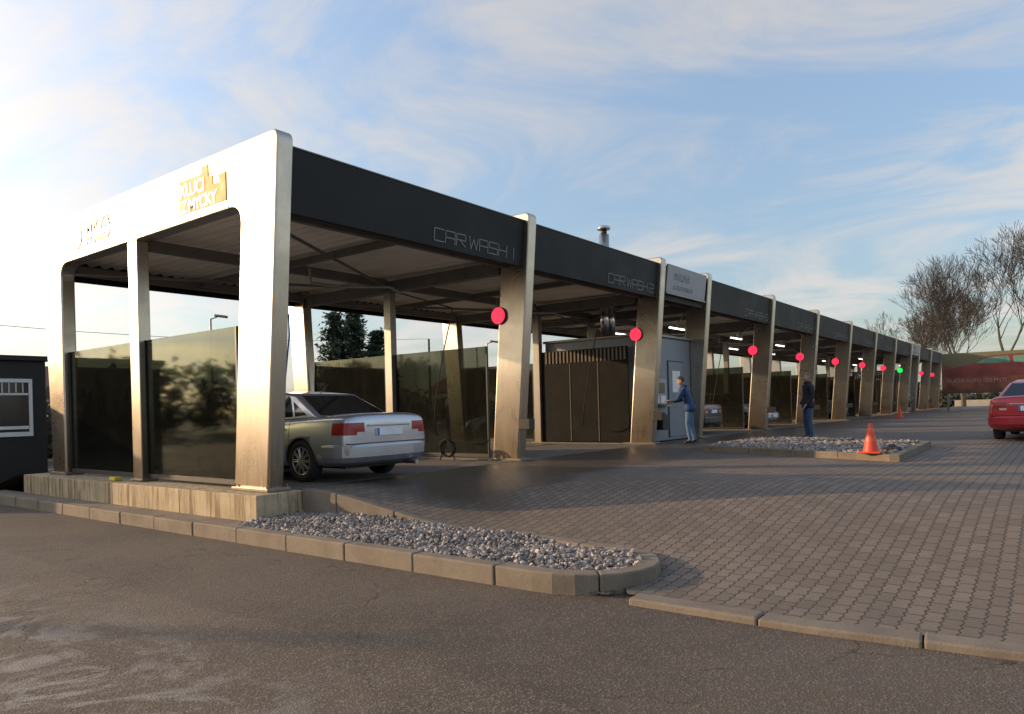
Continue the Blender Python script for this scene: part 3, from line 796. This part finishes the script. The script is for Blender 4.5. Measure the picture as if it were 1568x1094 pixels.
# ------------------------------------------------------------ cone
E=empty('traffic_cone',(13.35,2.62,.125))
v,f=tube_vf((0,0,.03),(0,0,.50),.125,.025,24); mesh('cone',v,f,M['cone'],E)
for a,b in ((.2,.28),(.36,.42)):
    r=lambda z:.125-.1*(z-.03)/.47+.002
    v,f=tube_vf((0,0,a),(0,0,b),r(a),r(b),24,0,False); mesh('band',v,f,simple('cone_band',(.72,.11,.05),.4),E)
box('foot',-.17,.17,-.17,.17,0,.03,M['cone'],E,bevel=.01)
E=empty('rubber_foot',(14.2,2.45,.1)); box('block',-.2,.2,-.12,.12,0,.08,M['rubber'],E,bevel=.02); box('socket',-.05,.05,-.05,.05,.08,.13,M['rubber'],E,bevel=.01)
E=empty('traffic_cone',(40.5,6.6,0))
v,f=tube_vf((0,0,.03),(0,0,.6),.14,.03,20); mesh('cone',v,f,M['cone'],E); box('foot',-.2,.2,-.2,.2,0,.03,M['cone'],E,bevel=.01)

# ------------------------------------------------------------ trees
def bare_tree(name,loc,h,seed,spread=.5,depth=7):
    rnd=random.Random(seed); V=[];F=[]
    def grow(p,d,ln,r,k):
        if k<=0: return
        steps=3 if k>3 else 2
        q=p; rr=r
        for s in range(steps):
            d2=(d+Vector((rnd.uniform(-.16,.16),rnd.uniform(-.16,.16),rnd.uniform(-.02,.12)))).normalized()
            q2=q+d2*ln/steps; r2=max(.011,rr*.86)
            v,f=tube_vf(q,q2,max(rr,.011),r2,6 if r>.06 else 3,len(V),False); V.extend(v);F.extend(f)
            if k<depth and k>1 and rnd.random()<.6:
                sd=(d2+Vector((rnd.uniform(-1,1),rnd.uniform(-1,1),rnd.uniform(-.1,.6)))*.75).normalized()
                grow(q2,sd,ln*rnd.uniform(.5,.75),r2*.5,k-2)
            q=q2;rr=r2;d=d2
        nb=3 if rnd.random()<.5 else 2
        for i in range(nb):
            a=rnd.uniform(0,6.28); sp=rnd.uniform(.35,1)*spread
            o=d.orthogonal().normalized(); o=Matrix.Rotation(a,3,d)@o
            nd=(d+o*sp*1.2+Vector((0,0,.12))).normalized()
            grow(q,nd,ln*rnd.uniform(.66,.88),rr*rnd.uniform(.55,.75),k-1)
    grow(Vector((0,0,0)),Vector((0,0,1)),h*.2,h*.014,depth)
    mz=max(v.z for v in V); k=h/mz
    me=bpy.data.meshes.new(name); me.from_pydata([tuple(v*k) for v in V],[],F)
    o=add_obj(name,me,M['bark']); o.location=loc; return o
for p,h,sd in (((84,8.0,ROAD),16.0,3),((80,4.2,ROAD),17.2,11),((88,8.8,ROAD),15.5,21),((92,11.2,ROAD),13.5,5),((101,15.2,ROAD),12.5,8),((76,1.5,ROAD),16,9),((98,12.5,ROAD),13,17)):
    bare_tree('bare_tree',p,h,sd,.58,8)

def leaves_mesh(name,pts,size,cols,rnd,mat=None):
    V=[];F=[];C=[]
    for p,b in pts:
        s=size*rnd.uniform(.6,1.4); a=Vector((rnd.uniform(-1,1),rnd.uniform(-1,1),rnd.uniform(-1,1))).normalized(); c=a.orthogonal().normalized(); o=len(V)
        V+=[tuple(p+a*s),tuple(p-a*s*.6+c*s*.6),tuple(p-a*s*.6-c*s*.6)]; F.append([o,o+1,o+2])
        k=rnd.choice(cols); C+=[(k[0]*b,k[1]*b,k[2]*b,1)]*3
    me=bpy.data.meshes.new(name); me.from_pydata(V,[],F); me.update()
    ca=me.color_attributes.new('Col','FLOAT_COLOR','CORNER'); ca.data.foreach_set('color',[x for c in C for x in c])
    return add_obj(name,me,mat or M['leaf'])
def conifer(name,loc,h,w,seed,n=12000):
    rnd=random.Random(seed); pts=[]; E=empty(name,loc)
    tiers=int(h*2.2)
    for t in range(tiers):
        u=(t+.5)/tiers; z=h*(.12+.88*u); R=w*(1-u)**.6*rnd.uniform(.65,1.15)+.12
        for k in range(int(7+6*(1-u))):
            a=rnd.uniform(0,6.28); L=R*rnd.uniform(.55,1.15); b=rnd.uniform(.6,1.4)
            for j in range(int(n/tiers/10)):
                q=rnd.random()**.7; sp=.10+.22*q
                pts.append((Vector((math.cos(a)*L*q+rnd.gauss(0,sp*.6),math.sin(a)*L*q+rnd.gauss(0,sp*.6),z-.15*L*q+rnd.gauss(0,.12))),b))
    o=leaves_mesh('crown',pts,.13,[(.03,.05,.022),(.04,.06,.03),(.022,.04,.02)],rnd); o.parent=E
    v,f=tube_vf((0,0,0),(0,0,h*.95),h*.022,.02,8); mesh('trunk',v,f,M['bark'],E)
conifer('conifer_tree',(29.2,35.9,ROAD),7.7,2.0,1); conifer('conifer_tree',(30.7,35.7,ROAD),8.7,1.8,2); conifer('conifer_tree',(31.9,34.9,ROAD),6.7,1.8,3)
def treeline(name,pathpts,hmin,hmax,seed,dens=1.0,cols=None):
    rnd=random.Random(seed); pts=[]
    P=[Vector((*p,ROAD)) for p in pathpts]
    for a,b in zip(P[:-1],P[1:]):
        L=(b-a).length; n=int(L/2.2)
        for i in range(n):
            c=a.lerp(b,(i+rnd.random())/n)+Vector((rnd.uniform(-2,2),rnd.uniform(-2,2),0)); h=rnd.uniform(hmin,hmax); w=rnd.uniform(1.2,2.4)
            for cl in range(int(16*dens)):
                cc=c+Vector((rnd.gauss(0,w*.5),rnd.gauss(0,w*.5),h*rnd.uniform(.1,.92))); br=rnd.uniform(.5,1.5)
                for k in range(14): pts.append((cc+Vector((rnd.gauss(0,.42),rnd.gauss(0,.42),rnd.gauss(0,.42))),br))
    return leaves_mesh(name,pts,.34,cols or [(.035,.04,.02),(.05,.05,.028),(.06,.05,.03)],rnd)
treeline('distant_trees',[(-30,75),(10,62),(40,52),(70,46),(110,42)],2.5,4.2,4)
treeline('distant_trees',[(110,42),(112,15),(110,-15),(95,-60)],1.5,3.0,5)
treeline('hedge',[(60,30),(88,22),(90,4)],1.2,2.2,6)
treeline('hedge',[(8,30),(30,30),(60,29)],1.4,2.6,16,1.2)
treeline('distant_trees',[(-75,18),(-45,48),(-8,64)],5.4,6.8,26,3.0)

# ------------------------------------------------------------ background buildings
E=empty('black_kiosk_building')
box('walls',1.0,7.65,21,27,ROAD,2.55,M['shed'],E,bevel=.01)
box('roof_edge',.9,7.75,20.9,27.1,2.553,2.68,M['shed'],E,bevel=.01)
box('window_pane',6.35,7.25,20.975,20.995,.75,2.0,M['winglass'],E)
boxes('window_frame',[(6.28,7.32,20.95,20.985,2.0,2.09),(6.28,7.32,20.95,20.985,.64,.75),(6.28,6.36,20.95,20.985,.751,1.999),(7.24,7.32,20.95,20.985,.751,1.999),(6.37,7.23,20.955,20.972,1.68,1.73)]+[(x,x+.02,20.957,20.972,1.74,1.99) for x in (6.5,6.65,6.8,6.95,7.1)]+[(6.37,7.23,20.956,20.973,.82,.9)],M['white'],E)
def house(name,x0,x1,y0,y1,h,rh):
    E=empty(name)
    box('walls',x0,x1,y0,y1,ROAD,h,M['render'],E)
    ym=(y0+y1)/2
    prism_x('gable_roof',[(y0-.4,h+.003),(ym,h+rh),(y1+.4,h+.003)],x0-.4,x1+.4,M['tile'],E)
    w=[];x=x0+1
    while x<x1-1.5: w.append((x,x+1.1,y0-.03,y0+.01,.8,2.0)); x+=2.6
    boxes('windows',w,M['winglass'],E)
    w=[];y=y0+1
    while y<y1-1.5: w.append((x0-.03,x0+.01,y,y+1.1,.8,2.0)); y+=2.6
    boxes('side_windows',w,M['winglass'],E)
house('low_house',14,24,44,52,2.6,1.6); house('low_house',2,10,46,54,2.4,1.8); house('low_house',48,60,38,46,2.6,2.0)

def lamp(name,x,y,h):
    E=empty(name,(x,y,ROAD))
    v,f=tube_vf((0,0,0),(0,0,h),.07,.045,10); mesh('pole',v,f,M['steel'],E)
    v,f=tube_vf((0,0,h-.03),(.2,-.28,h+.08),.03,.03,8); mesh('arm',v,f,M['steel'],E)
    b=box('lamp_head',-.12,.12,-.3,.3,-.06,.06,M['steel'],E,bevel=.03); b.location=(.3,-.42,h+.1); b.rotation_euler=(.15,0,math.radians(35))
lamp('street_lamp',19.1,32.7,6.2); lamp('street_lamp',38.8,31.6,6.0)
E=empty('utility_pole',(-14,38,ROAD)); v,f=tube_vf((0,0,0),(0,0,9),.14,.09,10); mesh('pole',v,f,M['bark'],E)
E2=empty('power_cable'); pts=[]
for k in range(13):
    t=k/12; pts.append((-14+60*t,38+6*t,7.2-1.6*math.sin(t*math.pi)))
tube('wire',pts,.018,M['black'],E2,4)
E=empty('utility_pole',(46,44,ROAD)); v,f=tube_vf((0,0,0),(0,0,7.7),.14,.09,10); mesh('pole',v,f,M['bark'],E)

# ------------------------------------------------------------ billboard
E=empty('billboard_banner')
bx=59.0
def banner_mat():
    m,nt,b=new_mat('printed_banner')
    tc=N(nt,'ShaderNodeTexCoord'); v=tc.outputs['Object']; sx=N(nt,'ShaderNodeSeparateXYZ'); nt.links.new(v,sx.inputs[0])
    n=noise_n(nt,v,.9,5,.6,1.0)
    c=mixc(nt,maprange(nt,n,.35,.65),(.15,.028,.02),(.28,.09,.045))
    z=math_n(nt,'ADD',sx.outputs['Z'],math_n(nt,'MULTIPLY',n,1.2))
    c=mixc(nt,maprange(nt,z,3.4,4.0),c,(.14,.13,.07))
    c=mixc(nt,maprange(nt,z,2.4,1.7),c,(.08,.05,.03))
    nt.links.new(c,b.inputs['Base Color']); b.inputs['Roughness'].default_value=.6
    return m
M['banner']=banner_mat()
M['teal']=simple('banner_teal',(.10,.24,.18),.5,0,.3,1.5)
box('panel',bx,bx+.08,-3.5,6.9,1.2,4.0,M['banner'],E)
boxes('posts',[(bx+.09,bx+.22,y,y+.14,0,3.9) for y in (-3.2,0,3.2,6.5)],M['steel'],E)
def flat(name,pts,off,mat):
    mesh(name,[(bx-off,y,z) for y,z in pts],[list(range(len(pts)))],mat,E)
flat('car_picture',rounded([(6.75,2.6,.2),(6.2,3.0,.3),(5.0,3.2,.4),(4.2,3.75,.4),(1.5,3.8,.6),(-.2,3.2,.5),(-2.8,2.9,.3),(-3,2.3,.1),(6.6,2.35,.1)],5),.004,simple('banner_car',(.21,.04,.03),.5,0,.35,1))
flat('car_picture_glass',rounded([(4.9,3.25,.1),(4.15,3.62,.2),(3.0,3.66,.1),(2.9,3.2,.05)],4),.008,M['teal']); flat('car_picture_glass',rounded([(2.7,3.2,.05),(2.75,3.66,.1),(1.2,3.66,.3),(.0,3.2,.1)],4),.008,M['teal'])
text_mesh('banner_text','RUCNI AUTO DO MYTI',.34,simple('banner_letters',(.42,.26,.2),.5),E,(bx-.012,6.55,1.95),(0,-1,0),(0,0,1),.002,.95)
boxes('boundary_wall',[(86,86.3,-40,9,ROAD,.6)],M['render'])

# ------------------------------------------------------------ sky, sun
SUN_AZ=Vector((-.45,.89)).normalized(); EL=math.radians(13)
tos=Vector((SUN_AZ.x*math.cos(EL),SUN_AZ.y*math.cos(EL),math.sin(EL)))
W=bpy.data.worlds.new('World'); S.world=W; W.use_nodes=True
nt=W.node_tree; bg=nt.nodes['Background']; bg.inputs['Strength'].default_value=.14
sky=N(nt,'ShaderNodeTexSky',sky_type='NISHITA'); sky.sun_disc=False; sky.sun_elevation=EL; sky.sun_rotation=math.atan2(SUN_AZ.x,SUN_AZ.y)
sky.air_density=1.0; sky.dust_density=1.5; sky.ozone_density=2.0
tc=N(nt,'ShaderNodeTexCoord'); sx=N(nt,'ShaderNodeSeparateXYZ'); nt.links.new(tc.outputs['Generated'],sx.inputs[0])
zp=math_n(nt,'MAXIMUM',sx.outputs['Z'],0.0)
zz=math_n(nt,'ADD',zp,.16)
cx=math_n(nt,'DIVIDE',sx.outputs['X'],zz); cy=math_n(nt,'DIVIDE',sx.outputs['Y'],zz)
cb=N(nt,'ShaderNodeCombineXYZ'); nt.links.new(cx,cb.inputs[0]); nt.links.new(cy,cb.inputs[1])
mp=N(nt,'ShaderNodeMapping'); mp.inputs['Rotation'].default_value=(0,0,math.radians(25)); mp.inputs['Scale'].default_value=(1.0,.6,1); mp.inputs['Location'].default_value=(3.3,1.2,0); nt.links.new(cb.outputs[0],mp.inputs['Vector'])
n1=noise_n(nt,mp.outputs[0],1.5,10,.6,1.8); n2=noise_n(nt,mp.outputs[0],.6,3,.5,.4)
cl=maprange(nt,math_n(nt,'ADD',n1,math_n(nt,'MULTIPLY',n2,.6)),.66,1.0)
veil=math_n(nt,'MULTIPLY_ADD',cl,.68,.13)
gain=maprange(nt,zp,0.0,.55,1.15,2.4,False)
base=mixc(nt,1.0,sky.outputs[0],gain,'MULTIPLY')
dt=N(nt,'ShaderNodeVectorMath',operation='DOT_PRODUCT'); nt.links.new(tc.outputs['Generated'],dt.inputs[0]); dt.inputs[1].default_value=tos
gl_=math_n(nt,'POWER',math_n(nt,'MAXIMUM',dt.outputs['Value'],0.0),4.5)
glow=mixc(nt,1.0,(6.0,4.0,2.1),gl_,'MULTIPLY')
bw=N(nt,'ShaderNodeRGBToBW'); nt.links.new(base,bw.inputs[0])
cv=math_n(nt,'MULTIPLY_ADD',bw.outputs[0],.6,3.1)
ccol=mixc(nt,1.0,(1,.95,.91),cv,'MULTIPLY')
fin=mixc(nt,veil,base,ccol)
fin=mixc(nt,1.0,fin,glow,'ADD')
nt.links.new(fin,bg.inputs['Color'])
sl=bpy.data.lights.new('sun','SUN'); sl.energy=5; sl.angle=math.radians(.53); sl.color=(1,.68,.39)
so=bpy.data.objects.new('sun',sl); COL.objects.link(so)
so.rotation_euler=tos.to_track_quat('Z','Y').to_euler()

# ------------------------------------------------------------ camera
cam=bpy.data.cameras.new('camera'); co=bpy.data.objects.new('camera',cam); COL.objects.link(co); S.camera=co
cam.sensor_width=36; cam.lens=25.53*ZOOM; cam.shift_x=(ZX-512)/1024*ZOOM; cam.shift_y=(.0491+(357-ZY)/1024)*ZOOM; cam.clip_end=3000; cam.clip_start=.05
a=math.radians(37.33); Fw=Vector((math.cos(a),math.sin(a),0)); R=Vector((math.sin(a),-math.cos(a),0)); U=Vector((0,0,1)); ro=math.radians(1.49)
Xc=R*math.cos(ro)-U*math.sin(ro); Yc=R*math.sin(ro)+U*math.cos(ro); Zc=-Fw
co.matrix_world=Matrix(((Xc.x,Yc.x,Zc.x,0),(Xc.y,Yc.y,Zc.y,0),(Xc.z,Yc.z,Zc.z,1.05),(0,0,0,1)))
